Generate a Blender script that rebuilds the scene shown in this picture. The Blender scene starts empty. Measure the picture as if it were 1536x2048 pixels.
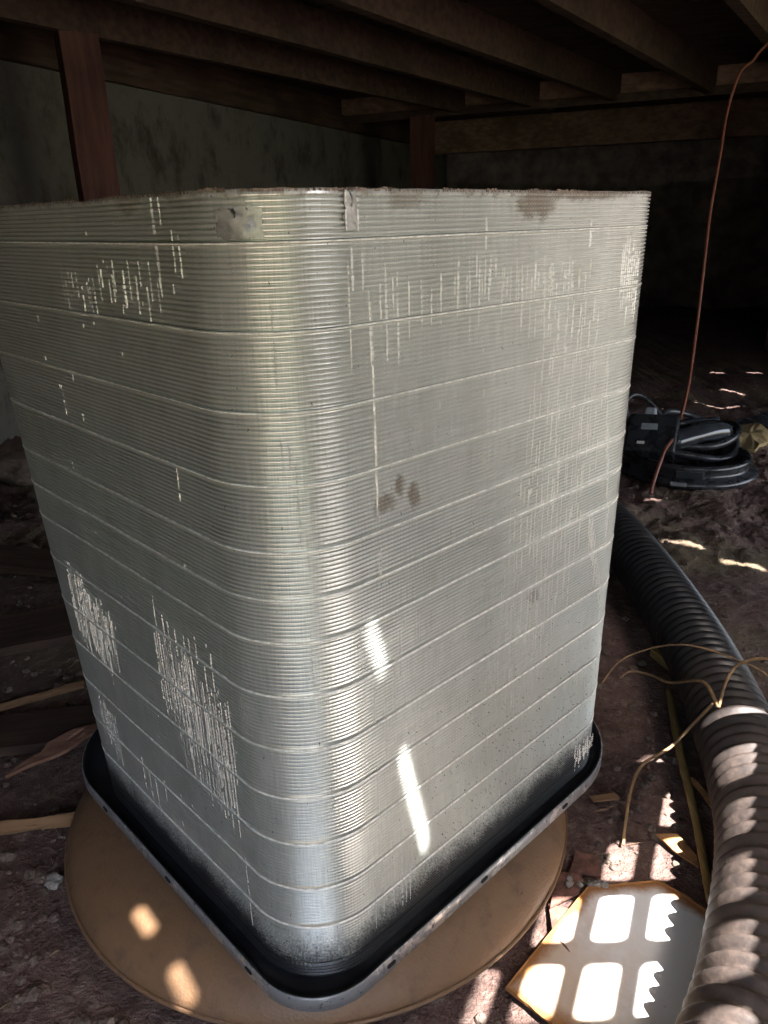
import bpy, bmesh, math, random
import numpy as np
from mathutils import Vector, Matrix, noise
from mathutils.geometry import tessellate_polygon
random.seed(7)
S = bpy.context.scene
COL = S.collection

# ------------------------------------------------------------------ camera
CAM_H, PITCH, ROLL, FPX = 0.852, 0.36699, -0.02386, 1520.15
fw = Vector((0, math.cos(PITCH), -math.sin(PITCH)))
rt = Vector((1, 0, 0)); up = rt.cross(fw)
r2 = math.cos(ROLL) * rt + math.sin(ROLL) * up
u2 = -math.sin(ROLL) * rt + math.cos(ROLL) * up
cd = bpy.data.cameras.new('camera'); cam = bpy.data.objects.new('camera', cd); COL.objects.link(cam)
cam.matrix_world = Matrix(((r2.x, u2.x, -fw.x, 0), (r2.y, u2.y, -fw.y, 0), (r2.z, u2.z, -fw.z, CAM_H), (0, 0, 0, 1)))
cd.sensor_fit = 'HORIZONTAL'; cd.sensor_width = 36; cd.lens = 36 * FPX / 1536
cd.clip_start = 0.02; cd.clip_end = 500
S.camera = cam

# ------------------------------------------------------------------ light
SUN_EL, SUN_PHI = math.radians(60), math.radians(38)
SD = Vector((math.cos(SUN_EL) * math.cos(SUN_PHI), -math.cos(SUN_EL) * math.sin(SUN_PHI), math.sin(SUN_EL)))
W = bpy.data.worlds.new('World'); S.world = W; W.use_nodes = True
wn = W.node_tree.nodes; wl = W.node_tree.links
sky = wn.new('ShaderNodeTexSky'); sky.sky_type = 'NISHITA'; sky.sun_disc = False
sky.sun_elevation = SUN_EL; sky.sun_rotation = math.atan2(SD.x, SD.y)
sky.air_density = 1.0; sky.dust_density = 4.0; sky.ozone_density = .6
bg = wn['Background']; bg.inputs['Strength'].default_value = 0.15
wl.new(sky.outputs['Color'], bg.inputs['Color'])
sl = bpy.data.lights.new('sun', 'SUN'); sl.energy = 5.0; sl.angle = math.radians(0.5); sl.color = (1, 0.965, 0.93)
so = bpy.data.objects.new('sun', sl); COL.objects.link(so)
so.rotation_euler = SD.to_track_quat('Z', 'Y').to_euler(); so.location = (3, -3, 6)
S.view_settings.view_transform = 'Standard'; S.view_settings.look = 'None'
S.view_settings.exposure = 3.0; S.view_settings.gamma = 1.0
S.render.engine = 'CYCLES'
S.cycles.max_bounces = 10; S.cycles.diffuse_bounces = 5; S.cycles.glossy_bounces = 5
S.cycles.use_denoising = True
S.cycles.sample_clamp_indirect = 6.0

# ------------------------------------------------------------------ helpers
def tag(o, label=None, cat=None, group=None, kind=None):
    if label: o['label'] = label
    if cat: o['category'] = cat
    if group: o['group'] = group
    if kind: o['kind'] = kind
    return o
def empty(name, loc=(0, 0, 0), rz=0.0):
    o = bpy.data.objects.new(name, None); COL.objects.link(o)
    o.location = loc; o.rotation_euler = (0, 0, rz); o.empty_display_size = 0.05
    return o
def mesh_obj(name, verts, faces, mat, parent=None, smooth=False, uv=None):
    me = bpy.data.meshes.new(name); me.from_pydata([tuple(v) for v in verts], [], faces); me.update()
    if mat: me.materials.append(mat)
    if smooth: me.polygons.foreach_set('use_smooth', [True] * len(me.polygons))
    if uv is not None:
        lay = me.uv_layers.new(name='UVMap'); idx = np.empty(len(me.loops), dtype=np.int32)
        me.loops.foreach_get('vertex_index', idx)
        lay.data.foreach_set('uv', np.asarray(uv, dtype=np.float32)[idx].ravel())
    o = bpy.data.objects.new(name, me); COL.objects.link(o)
    if parent: o.parent = parent
    return o
class MB:
    def __init__(s): s.v = []; s.f = []
    def add(s, v, f):
        b = len(s.v); s.v += [tuple(x) for x in v]; s.f += [tuple(i + b for i in q) for q in f]
    def box(s, c, size, M=None, jit=0.0):
        hx, hy, hz = size[0] / 2, size[1] / 2, size[2] / 2
        vs = [Vector((x * hx, y * hy, z * hz)) for x in (-1, 1) for y in (-1, 1) for z in (-1, 1)]
        if jit: vs = [v + Vector((random.uniform(-jit, jit) for _ in range(3))) for v in vs]
        if M is not None: vs = [M @ v for v in vs]
        vs = [v + Vector(c) for v in vs]
        s.add(vs, [(0, 1, 3, 2), (4, 6, 7, 5), (0, 4, 5, 1), (2, 3, 7, 6), (0, 2, 6, 4), (1, 5, 7, 3)])
    def beam(s, p0, p1, w, h, upv=Vector((0, 0, 1)), seg=1, jit=0.0):
        p0 = Vector(p0); p1 = Vector(p1); d = (p1 - p0).normalized(); side = d.cross(upv).normalized(); u = side.cross(d)
        vs = []; fs = []
        for i in range(seg + 1):
            c = p0.lerp(p1, i / seg)
            for a, b in ((-1, -1), (1, -1), (1, 1), (-1, 1)):
                j = Vector([random.uniform(-jit, jit) for _ in range(3)]) if jit else Vector()
                vs.append(c + side * a * w / 2 + u * b * h / 2 + j)
        for i in range(seg):
            for k in range(4):
                fs.append((i * 4 + k, i * 4 + (k + 1) % 4, i * 4 + 4 + (k + 1) % 4, i * 4 + 4 + k))
        fs += [(3, 2, 1, 0), tuple(seg * 4 + k for k in range(4))]
        s.add(vs, fs)
    def tube(s, pts, rad, n=8, caps=True):
        pts = [Vector(p) for p in pts]; m = len(pts); vs = []; fs = []
        prev = None
        for i, p in enumerate(pts):
            t = (pts[min(i + 1, m - 1)] - pts[max(i - 1, 0)]).normalized()
            if prev is None:
                a = t.cross(Vector((0, 0, 1)));
                if a.length < 1e-3: a = t.cross(Vector((1, 0, 0)))
                a.normalize()
            else:
                a = (prev - t * prev.dot(t)).normalized()
            prev = a; b = t.cross(a)
            r = rad[i] if hasattr(rad, '__len__') else rad
            for k in range(n):
                an = 2 * math.pi * k / n; vs.append(p + a * math.cos(an) * r + b * math.sin(an) * r)
        for i in range(m - 1):
            for k in range(n):
                fs.append((i * n + k, i * n + (k + 1) % n, (i + 1) * n + (k + 1) % n, (i + 1) * n + k))
        if caps: fs += [tuple(range(n))[::-1], tuple((m - 1) * n + k for k in range(n))]
        s.add(vs, fs)
    def lathe(s, prof, n=64, c=(0, 0, 0)):
        vs = []; fs = []; m = len(prof)
        for k in range(n):
            a = 2 * math.pi * k / n
            for r, z in prof: vs.append((c[0] + r * math.cos(a), c[1] + r * math.sin(a), c[2] + z))
        for k in range(n):
            for i in range(m - 1):
                fs.append((k * m + i, ((k + 1) % n) * m + i, ((k + 1) % n) * m + i + 1, k * m + i + 1))
        s.add(vs, fs)
    def build(s, name, mat, parent=None, smooth=False):
        return mesh_obj(name, s.v, s.f, mat, parent, smooth)
def spline(pts, n):
    """Catmull-Rom through pts"""
    P = [Vector(p) for p in pts]; P = [P[0] * 2 - P[1]] + P + [P[-1] * 2 - P[-2]]
    out = []; m = len(P) - 3
    for i in range(m):
        for k in range(n):
            t = k / n; a, b, c, d = P[i:i + 4]
            out.append(0.5 * ((2 * b) + (c - a) * t + (2 * a - 5 * b + 4 * c - d) * t * t + (3 * b - a - 3 * c + d) * t ** 3))
    out.append(P[-2]); return out
def bevel(o, w, seg=1):
    m = o.modifiers.new('bevel', 'BEVEL'); m.width = w; m.segments = seg; m.limit_method = 'ANGLE'
def fnoise(x, y, z=0.0): return noise.noise(Vector((x, y, z)))

# ------------------------------------------------------------------ materials
class N:
    """tiny node-graph helper"""
    def __init__(s, name):
        s.m = bpy.data.materials.new(name); s.m.use_nodes = True; s.t = s.m.node_tree
        s.b = s.t.nodes['Principled BSDF']; s.o = s.t.nodes['Material Output']
    def n(s, typ, **kw):
        nd = s.t.nodes.new(typ)
        for k, v in kw.items():
            if k.startswith('i_'):
                key = k[2:]; key = int(key) if key.isdigit() else key.replace('_', ' ')
                s.set(nd.inputs[key], v)
            else: setattr(nd, k, v)
        return nd
    def set(s, sock, v):
        if isinstance(v, bpy.types.NodeSocket): s.t.links.new(v, sock)
        elif isinstance(v, tuple) and len(v) == 3 and sock.type == 'RGBA': sock.default_value = (*v, 1)
        else: sock.default_value = v
    def math(s, op, a, b=0.0, c=0.0, clamp=False):
        nd = s.n('ShaderNodeMath', operation=op, use_clamp=clamp)
        s.set(nd.inputs[0], a); s.set(nd.inputs[1], b); s.set(nd.inputs[2], c); return nd.outputs[0]
    def ramp(s, fac, lo, hi, a=0.0, b=1.0):
        nd = s.n('ShaderNodeMapRange', interpolation_type='SMOOTHSTEP')
        s.set(nd.inputs['Value'], fac); s.set(nd.inputs['From Min'], lo); s.set(nd.inputs['From Max'], hi)
        s.set(nd.inputs['To Min'], a); s.set(nd.inputs['To Max'], b); return nd.outputs[0]
    def mix(s, fac, a, b):
        nd = s.n('ShaderNodeMix', data_type='RGBA'); s.set(nd.inputs[0], fac); s.set(nd.inputs[6], a); s.set(nd.inputs[7], b)
        return nd.outputs[2]
    def noise(s, vec, scale, detail=4.0, rough=0.55):
        nd = s.n('ShaderNodeTexNoise'); s.set(nd.inputs['Vector'], vec); nd.inputs['Scale'].default_value = scale
        nd.inputs['Detail'].default_value = detail; nd.inputs['Roughness'].default_value = rough; return nd.outputs['Fac']
    def coord(s, which='Object'): return s.n('ShaderNodeTexCoord').outputs[which]
    def scale(s, vec, sc):
        nd = s.n('ShaderNodeMapping'); s.set(nd.inputs['Vector'], vec); nd.inputs['Scale'].default_value = sc; return nd.outputs[0]
    def bump(s, h, strength, dist, nrm=None):
        nd = s.n('ShaderNodeBump'); s.set(nd.inputs['Height'], h); nd.inputs['Strength'].default_value = strength
        nd.inputs['Distance'].default_value = dist
        if nrm is not None: s.set(nd.inputs['Normal'], nrm)
        return nd.outputs[0]
    def fin(s, col=None, rough=None, metal=None, nrm=None, spec=None):
        for k, v in (('Base Color', col), ('Roughness', rough), ('Metallic', metal), ('Normal', nrm), ('Specular IOR Level', spec)):
            if v is not None: s.set(s.b.inputs[k], v)
        return s.m

def mat_soil():
    g = N('soil'); p = g.n('ShaderNodeNewGeometry').outputs['Position']
    n1 = g.noise(p, 5, 6, .65); n2 = g.noise(p, 42, 5, .7); n3 = g.noise(p, 160, 3, .7)
    c = g.mix(g.ramp(n1, .35, .7), (.095, .054, .046), (.20, .128, .108))
    c = g.mix(g.ramp(n2, .48, .72), c, (.25, .185, .155))
    c = g.mix(g.ramp(n2, .30, .42, 1, 0), c, (.045, .030, .026))
    c = g.mix(g.math('MULTIPLY', g.ramp(g.noise(p, 1.7, 3), .5, .68), .6), c, (.20, .165, .09))
    h = g.math('ADD', g.math('MULTIPLY', n2, .7), g.math('MULTIPLY', n3, .35))
    return g.fin(c, g.ramp(n1, .3, .7, .62, .95), 0, g.bump(h, 1.0, .02), .3)
def mat_grass():
    g = N('grass'); p = g.n('ShaderNodeNewGeometry').outputs['Position']
    c = g.mix(g.noise(p, 14, 6, .7), (.07, .125, .03), (.17, .23, .08))
    return g.fin(c, .8, 0, g.bump(g.noise(p, 90, 4), .8, .03))
def mat_wood(name, a, b, scale=1.0, rough=.75, along=(1, 12, 12)):
    g = N(name); p = g.scale(g.coord(), tuple(k * scale for k in along))
    n1 = g.noise(p, 3, 6, .6); n2 = g.noise(p, 14, 4, .6)
    big = g.noise(g.coord(), 3.5, 3)
    c = g.mix(g.ramp(n1, .3, .7), a, b); c = g.mix(g.ramp(n2, .55, .75, 0, .6), c, tuple(k * .35 for k in a))
    c = g.mix(g.ramp(big, .45, .7, 0, .55), c, tuple(k * .5 for k in a))
    return g.fin(c, rough, 0, g.bump(g.math('ADD', n1, n2), .5, .003), .3)
def mat_plain(name, col, rough=.5, metal=0.0, var=.25, nscale=30, bump=.2, bd=.001):
    g = N(name); p = g.coord(); n1 = g.noise(p, nscale, 5, .65)
    c = g.mix(g.ramp(n1, .3, .7), tuple(k * (1 - var) for k in col), tuple(min(1, k * (1 + var)) for k in col))
    return g.fin(c, g.ramp(n1, .2, .8, rough * .85, min(1, rough * 1.15)), metal, g.bump(g.noise(p, nscale * 4, 3), bump, bd))

def mat_fins(name, patch=0.0):
    """aluminium fin edges; UV: u = metres round the coil (0 at middle of front corner, + to the right), v = height"""
    g = N(name); uv = g.coord('UV')
    sx = g.n('ShaderNodeSeparateXYZ'); g.set(sx.inputs[0], uv); u, v = sx.outputs[0], sx.outputs[1]
    streak = g.noise(g.scale(uv, (900, 26, 1)), 1, 3, .6)            # single fins, a bit bent
    streak2 = g.noise(g.scale(uv, (22, 4, 1)), 1, 2, .5)
    fleck = g.noise(g.scale(uv, (420, 210, 1)), 1, 1, .5)            # dark ticks where fins part
    low = g.ramp(v, .55, .22)                                         # ticks gather low on the right hand face
    cloud = g.noise(g.scale(uv, (9, 9, 1)), 1, 5, .6)
    c = g.mix(g.ramp(streak, .3, .7), (.47, .49, .45), (.615, .63, .585))
    c = g.mix(g.ramp(streak2, .35, .7, 0, .3), c, (.36, .365, .33))
    c = g.mix(g.ramp(cloud, .35, .7, 0, .35), c, (.66, .66, .62))
    thr = g.math('SUBTRACT', .745, g.math('MULTIPLY', g.math('MULTIPLY', low, g.ramp(u, .05, .25)), .075))
    tick = g.ramp(g.math('SUBTRACT', fleck, thr), 0, .03)
    c = g.mix(g.math('MULTIPLY', tick, .85), c, (.045, .04, .035))
    # brown stains: three smears by the corner, the rusty top edge
    wob = g.math('MULTIPLY', g.math('SUBTRACT', g.noise(g.scale(uv, (60, 45, 1)), 1, 4, .75), .5), 2.4)
    st = None
    for (cu, cv, ru, rv, k) in ((.101, .622, .013, .010, .9), (.119, .634, .006, .012, 1.0), (.136, .619, .008, .013, 1.0),
                                (.300, .864, .034, .016, 1.0), (.375, .872, .09, .007, 1.0), (.13, .868, .022, .010, .7),
                                (.335, .444, .012, .010, .6), (-.135, .868, .016, .009, .8)):
        dx = g.math('DIVIDE', g.math('SUBTRACT', u, cu), ru); dy = g.math('DIVIDE', g.math('SUBTRACT', v, cv), rv)
        d = g.math('ADD', g.math('SQRT', g.math('ADD', g.math('MULTIPLY', dx, dx), g.math('MULTIPLY', dy, dy))), wob)
        f = g.math('MULTIPLY', g.ramp(d, 1.25, .5), k); st = f if st is None else g.math('MAXIMUM', st, f)
    edge = g.math('MULTIPLY', g.ramp(g.math('ADD', v, g.math('MULTIPLY', wob, .012)), .868, .874), .85)
    st = g.math('MAXIMUM', st, edge)
    c = g.mix(g.math('MULTIPLY', g.math('MULTIPLY', st, g.ramp(streak, .25, .6, .35, 1)), .85), c, (.12, .08, .04))
    # black paint sprayed on to the foot of the coil with the pan
    spn = g.noise(g.scale(uv, (22, 22, 1)), 1, 5, .7); grain = g.noise(g.scale(uv, (420, 420, 1)), 1, 2, .5)
    hv = g.math('ADD', v, g.math('ADD', g.math('MULTIPLY', g.math('SUBTRACT', spn, .5), -.05), g.math('MULTIPLY', g.math('SUBTRACT', grain, .5), -.05)))
    # the spray reaches higher along both faces than on the rounded corner
    cor = g.math('MULTIPLY', g.ramp(g.math('ABSOLUTE', u), .03, .12), .014)
    paint = g.ramp(g.math('SUBTRACT', hv, cor), .184, .128)
    c = g.mix(paint, c, (.012, .014, .016))
    metal = g.math('MULTIPLY', g.math('SUBTRACT', 1.0, g.math('MAXIMUM', paint, g.math('MULTIPLY', st, .7))), .62)
    fin = g.n('ShaderNodeTexWave', wave_type='BANDS', bands_direction='X', wave_profile='SIN')
    g.set(fin.inputs['Vector'], g.scale(uv, (1 / .0019 / 20 * 6.2832 / 1.0 * .5, .0, 0))); fin.inputs['Scale'].default_value = 1.0
    fin.inputs['Distortion'].default_value = 0.0
    h = g.math('MULTIPLY', fin.outputs['Fac'], .5)
    return g.fin(c, .31, metal, g.bump(h, .16, .0008), .4)

def mat_rust_plate():
    g = N('chipped white enamel'); p = g.coord()
    n1 = g.noise(p, 14, 6, .7); n2 = g.noise(p, 60, 4, .7)
    sx = g.n('ShaderNodeSeparateXYZ'); g.set(sx.inputs[0], p)
    # UV.x carries distance from the rim (0 at rim)
    uv = g.n('ShaderNodeSeparateXYZ'); g.set(uv.inputs[0], g.coord('UV'))
    d = g.math('ADD', uv.outputs[0], g.math('MULTIPLY', g.math('SUBTRACT', n1, .5), .055))
    rust = g.math('MAXIMUM', g.ramp(d, .034, .006), g.ramp(n2, .70, .74))
    rc = g.mix(n2, (.22, .07, .015), (.42, .21, .07))
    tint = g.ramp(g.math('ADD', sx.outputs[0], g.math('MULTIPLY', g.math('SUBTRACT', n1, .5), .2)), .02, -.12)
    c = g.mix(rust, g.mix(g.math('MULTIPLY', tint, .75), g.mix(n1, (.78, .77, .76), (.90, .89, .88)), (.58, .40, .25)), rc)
    return g.fin(c, g.math('ADD', g.math('MULTIPLY', rust, .45), .4), 0, g.bump(g.math('SUBTRACT', n2, rust), .25, .002))
def mat_pipe():
    g = N('black ribbed plastic'); geo = g.n('ShaderNodeNewGeometry'); p = geo.outputs['Position']
    sx = g.n('ShaderNodeSeparateXYZ'); g.set(sx.inputs[0], geo.outputs['Normal']); nz = sx.outputs[2]
    py = g.n('ShaderNodeSeparateXYZ'); g.set(py.inputs[0], p)
    n1 = g.noise(p, 11, 5, .65); n2 = g.noise(p, 70, 4, .7)
    near = g.ramp(g.math('ADD', py.outputs[1], g.math('MULTIPLY', g.math('SUBTRACT', n1, .5), .55)), 1.35, .72)
    mud = g.math('MULTIPLY', near, g.ramp(n2, .25, .75, .35, .85))
    mud = g.math('MULTIPLY', mud, g.ramp(nz, -.5, .1))
    dust = g.math('MULTIPLY', g.ramp(g.noise(p, 24, 5, .7), .5, .75), .35)
    c = g.mix(dust, (.013, .014, .016), (.09, .075, .06)); c = g.mix(mud, c, g.mix(n2, (.060, .043, .036), (.125, .085, .066)))
    r = g.math('ADD', .34, g.math('MULTIPLY', g.math('MAXIMUM', mud, dust), .5))
    return g.fin(c, r, 0, g.bump(g.math('MULTIPLY', n2, g.math('ADD', mud, .15)), .25, .002))
def mat_wall():
    g = N('mouldy render'); p = g.coord()
    n1 = g.noise(g.scale(p, (1, 1, .6)), 5, 8, .72); n2 = g.noise(p, 45, 4)
    c = g.mix(g.noise(p, 2, 4), (.10, .094, .084), (.165, .158, .142)); c = g.mix(g.ramp(n1, .46, .68, 0, .85), c, (.03, .021, .018)); c = g.mix(g.ramp(n2, .55, .75, 0, .4), c, (.06, .055, .05))
    return g.fin(c, .9, 0, g.bump(g.math('ADD', n1, g.math('MULTIPLY', n2, .4)), .5, .006))
def mat_vinyl():
    g = N('tan vinyl'); p = g.coord()
    v = g.n('ShaderNodeTexVoronoi'); g.set(v.inputs['Vector'], p); v.inputs['Scale'].default_value = 260
    n1 = g.noise(p, 5, 5, .6); n2 = g.noise(p, 30, 5, .7)
    c = g.mix(n1, (.15, .082, .042), (.235, .135, .07)); c = g.mix(g.ramp(n2, .50, .72, 0, .6), c, (.10, .06, .04)); c = g.mix(g.ramp(g.noise(p, 55, 5, .75), .66, .72, 0, .7), c, (.07, .045, .035))
    return g.fin(c, g.ramp(n2, .3, .7, .5, .68), 0, g.bump(g.math('ADD', v.outputs['Distance'], g.math('MULTIPLY', n2, .6)), .35, .0012))
def mat_pan():
    g = N('black pan paint'); p = g.coord(); n1 = g.noise(p, 30, 5, .7); n2 = g.noise(g.scale(p, (8, 60, 60)), 3, 4, .7)
    c = g.mix(g.ramp(n1, .45, .8), (.010, .011, .013), (.035, .037, .041)); c = g.mix(g.ramp(n2, .70, .74, 0, .7), c, (.25, .25, .25))
    return g.fin(c, g.ramp(n1, .3, .7, .38, .6), 0, g.bump(n1, .1, .001))
def mat_rim():
    g = N('scuffed grey rim'); p = g.coord(); n1 = g.noise(p, 25, 5, .75); n2 = g.noise(p, 120, 4, .7)
    c = g.mix(g.ramp(n1, .52, .60), (.26, .265, .275), (.62, .62, .62)); c = g.mix(g.ramp(n2, .62, .66), c, (.04, .04, .04))
    return g.fin(c, g.ramp(n2, .3, .7, .3, .5), g.ramp(n1, .52, .6, .35, .85), g.bump(n2, .15, .001))

M = dict(
    soil=mat_soil(), grass=mat_grass(), fins=mat_fins('aluminium fins'), plate=mat_rust_plate(), pipe=mat_pipe(), wall=mat_wall(),
    vinyl=mat_vinyl(), pan=mat_pan(), rim=mat_rim(),
    bent=mat_plain('bent bare aluminium', (.66, .665, .63), .32, .3, .12, 300, .3, .001),
    joist=mat_wood('dark brown joist timber', (.048, .028, .021), (.10, .062, .045)),
    post=mat_wood('red brown post timber', (.075, .030, .026), (.135, .06, .047), along=(12, 12, 1)),
    board=mat_wood('floorboard underside', (.05, .036, .028), (.10, .07, .052)),
    batten=mat_wood('split pine batten', (.20, .11, .055), (.34, .20, .105), 1.5),
    darkwood=mat_wood('dirty dark wood', (.055, .032, .024), (.11, .07, .05), 1.5),  # one dark dirty wood tone with grain
    flake=mat_wood('torn orange wood', (.20, .095, .06), (.36, .20, .135), 2),
    cord=mat_plain('orange cord', (.21, .075, .05), .45, 0, .15, 60),
    black=mat_plain('black plastic', (.025, .027, .031), .28, 0, .4, 20),
    blackgloss=mat_plain('glossy black plastic', (.03, .034, .04), .10, 0, .3, 20, .05),
    label=mat_plain('grey label', (.26, .29, .31), .5, 0, .15, 30),
    card=mat_plain('khaki cardboard', (.30, .22, .10), .85, 0, .2, 30),
    twig=mat_plain('dry vine', (.36, .22, .11), .7, 0, .35, 60),
    bamboo=mat_wood('cane', (.26, .17, .06), (.48, .33, .13), 2, along=(10, 1, 10)),
    leaf=mat_plain('dry leaf', (.40, .20, .08), .7, 0, .4, 60),
    terracotta=mat_plain('red brown shard', (.16, .075, .055), .9, 0, .5, 60, .5, .002),
    mortar=mat_plain('grey mortar crumb', (.24, .215, .19), .9, 0, .35, 60, .6, .003),
    stone=mat_plain('dirt clod', (.13, .095, .075), .9, 0, .45, 50, .8, .004),
    sheet=mat_plain('matt black sheet', (.03, .03, .03), .9),
    grille=mat_plain('perforated panel paint', (.42, .40, .37), .6),
    bounce_patio=mat_plain('pinkish patio concrete', (.42, .31, .275), .85, 0, .2, 8, .3, .003),
    darkwall=mat_plain('plain dark render', (.15, .125, .11), .95, 0, .5, 6, .5, .006),  # one dark render tone with random patches
    litter=mat_plain('dead straw', (.19, .125, .07), .8, 0, .5, 40),
    beam=mat_wood('light-lifted brown beam', (.20, .12, .085), (.36, .235, .17)),  # paler than the joists: light falling on the beam put into its colour
    hole_black=mat_plain('dark slot', (.006, .006, .006), .9),
    green=mat_plain('seedling leaf', (.10, .19, .05), .5, 0, .3, 80),
    bush=mat_plain('shrub leaf', (.11, .20, .045), .5, 0, .4, 20),
    bark=mat_plain('shrub bark', (.12, .09, .06), .9, 0, .3, 40),
)

# ------------------------------------------------------------------ ground
def smooth(a, b, x):
    t = max(0.0, min(1.0, (x - a) / (b - a))); return t * t * (3 - 2 * t)
WA = Vector((.40, .917)); WB = Vector((-1.54, 3.03))       # left wall: direction, point on its foot
def gh(x, y):
    near = .0035 * fnoise(x * 22, y * 22) + .0035 * fnoise(x * 60, y * 60, 4) + .003 * fnoise(x * 8, y * 8, 2)
    far = smooth(1.4, 2.2, y)
    z = near * (1 + 2.2 * far) + far * .022 * fnoise(x * 3.2, y * 3.2, 9) + far * .02 * (fnoise(x * 9, y * 9, 1) - .2)
    z += .05 * smooth(1.2, 2.6, x) * smooth(2, 4, y)
    dw = (x - WB.x) * WA.y - (y - WB.y) * WA.x               # distance from wall
    z += .07 * smooth(.5, .05, dw) * (.6 + fnoise(x * 4, y * 4, 5)) * smooth(1, 2, y)
    fade = smooth(14, 9, max(abs(x), abs(y)))
    fl = 1 - .75 * smooth(.36, .26, math.hypot(x - .29, y - .66))   # trodden flat where the plate lies
    return z * fade * fl - .004
def axis(lo, hi, d0, d1, step):
    a = list(np.arange(d0, d1 + 1e-6, step)); k = step; x = d1
    while x < hi: k *= 1.25; x += k; a.append(min(x, hi))
    k = step; x = d0
    while x > lo: k *= 1.25; x -= k; a.insert(0, max(x, lo))
    return a
xs = axis(-120, 120, -1.9, 2.0, .0125); ys = axis(-120, 120, .45, 3.3, .0125)
gv = [(x, y, gh(x, y)) for y in ys for x in xs]; nx = len(xs)
gf = [(j * nx + i, j * nx + i + 1, (j + 1) * nx + i + 1, (j + 1) * nx + i) for j in range(len(ys) - 1) for i in range(nx - 1)]
tag(mesh_obj('ground', gv, gf, M['soil'], smooth=True), kind='structure')
pv = [(-9, -1.55, .012), (9, -1.55, .012), (9, -.62, .012), (-9, -.62, .012)]
tag(mesh_obj('bounce_patio', [p for p in pv] + [(x, y, -.02) for x, y, z in pv], [(0, 1, 2, 3), (3, 2, 6, 7)], M['bounce_patio']), kind='structure')  # unseen slab added to bounce warm light on to the coil
lx = np.linspace(-60, 60, 60); ly = np.linspace(-60, -1.5, 50)
lv = [(x, y, .02 + .02 * fnoise(x, y)) for y in ly for x in lx]
lf = [(j * 60 + i, j * 60 + i + 1, (j + 1) * 60 + i + 1, (j + 1) * 60 + i) for j in range(49) for i in range(59)]
tag(mesh_obj('lawn', lv, lf, M['grass'], smooth=True), kind='structure')

# ------------------------------------------------------------------ house floor overhead
DECK = 1.66; FRONT = -.45; OPEN_L, OPEN_R, OPEN_H = -.55, .42, .95
JD = Vector((.55, .835, 0)).normalized(); JP = Vector((JD.y, -JD.x, 0))      # joist direction, board direction
frame = empty('timber_floor_frame', (0, 3, 0))
tag(frame, 'dark timber joists, beams and posts carrying the floor overhead', 'floor frame')
frame_inv = Matrix.Translation((0, -3, 0))
def fpart(mb, name, mat):
    o = mb.build(name, mat, frame); o.data.transform(frame_inv); return o
def on_joist(w, v): return JP * w + JD * v
for w, v0, v1 in ((-2.617, .3, 5.2), (-2.13, .3, 5.4), (-1.636, .2, 5.4), (-1.10, .2, 5.4), (-.60, .1, 5.3), (-.08, .1, 5.3), (.95, .9, 5.0), (1.5, 1.3, 4.8)):
    mb = MB(); mb.beam(on_joist(w - .022, v0) + Vector((0, 0, 1.5735)), on_joist(w - .022, v1) + Vector((0, 0, 1.5735)), .045, .147, seg=8, jit=.0015)
    fpart(mb, 'joist', M['joist'])
# cross beam the cord hangs by, with its post; second bearer deeper in
mb = MB(); bd = Vector((.915, -.404, 0)); b0 = Vector((.276, 5.821, 0)) - bd * 3.4
mb.beam(b0 + Vector((0, .05, 1.605)), b0 + bd * 7.6 + Vector((0, .05, 1.605)), .10, .205, seg=10, jit=.002); fpart(mb, 'cross_beam', M['beam'])
mb = MB(); mb.beam(b0 + Vector((0, -.03, 1.515)), b0 + bd * 7.6 + Vector((0, -.03, 1.515)), .045, .05, seg=10, jit=.002); fpart(mb, 'ledger', M['joist'])
mb = MB(); b1 = b0 + JD * 1.7
mb.beam(b1 + Vector((0, 0, 1.52)), b1 + bd * 8 + Vector((0, 0, 1.52)), .10, .26, seg=8, jit=.002); fpart(mb, 'cross_beam', M['beam'])
mb = MB(); mb.beam((-2.9, 3.35, 1.60), (.9, 1.4, 1.60), .09, .11, seg=6, jit=.002)
def post(x, y, s, top, ang):
    mb = MB(); a = Vector((math.cos(ang), math.sin(ang), 0))
    mb.beam((x, y, -.05), (x, y, top), s, s, upv=a, seg=8, jit=.002); fpart(mb, 'post', M['post'])
post(-1.075, 3.2, .135, 1.50, math.radians(28)); post(.325, 5.78, .13, 1.50, math.radians(66)); post(2.5, 4.84, .13, 1.50, math.radians(66))
# floorboards (seen from below), gaps in line with the slits of sun
v = 2.55; k = 0
while v < 8.3:
    mb = MB(); c = JD * (v + .069); w0, w1 = -5.5, 3.2
    mb.beam(c + JP * w0 + Vector((0, 0, 1.6575)), c + JP * w1 + Vector((0, 0, 1.6575)), .138, .019, seg=3, jit=.0008)
    fpart(mb, 'floorboard', M['board']); v += .15; k += 1
def cap(c, d, L, w, n=6):
    d = Vector(d).normalized(); s = Vector((-d.y, d.x)); c = Vector(c[:2]); out = []
    for e, sg in ((1, 1), (-1, -1)):
        for i in range(n + 1):
            a = math.pi * (i / n - .5)
            out.append(c + d * (sg * ((L - w) / 2 + math.cos(a) * w / 2)) + s * (sg * math.sin(a) * w / 2))
    return [(p.x, p.y) for p in out]
def ring_quad(pts): return pts
holes = []
def hit(p):                                                   # where the ray towards the sun from p pierces the sun-blocking sheet
    t = (DECK + .012 - p[2]) / SD.z; return (p[0] + SD.x * t, p[1] + SD.y * t)
for p, d, L, w in (((-.294, .669, .087), (.67, -.74), .042, .0105), ((-.229, .597, .080), (.67, -.74), .052, .0105),
                   ((-.011, .607, .483), (.98, -.21), .040, .0105), ((.025, .640, .279), (.96, -.29), .100, .0105)):
    holes.append(cap(hit(p), d, L, w))
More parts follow.
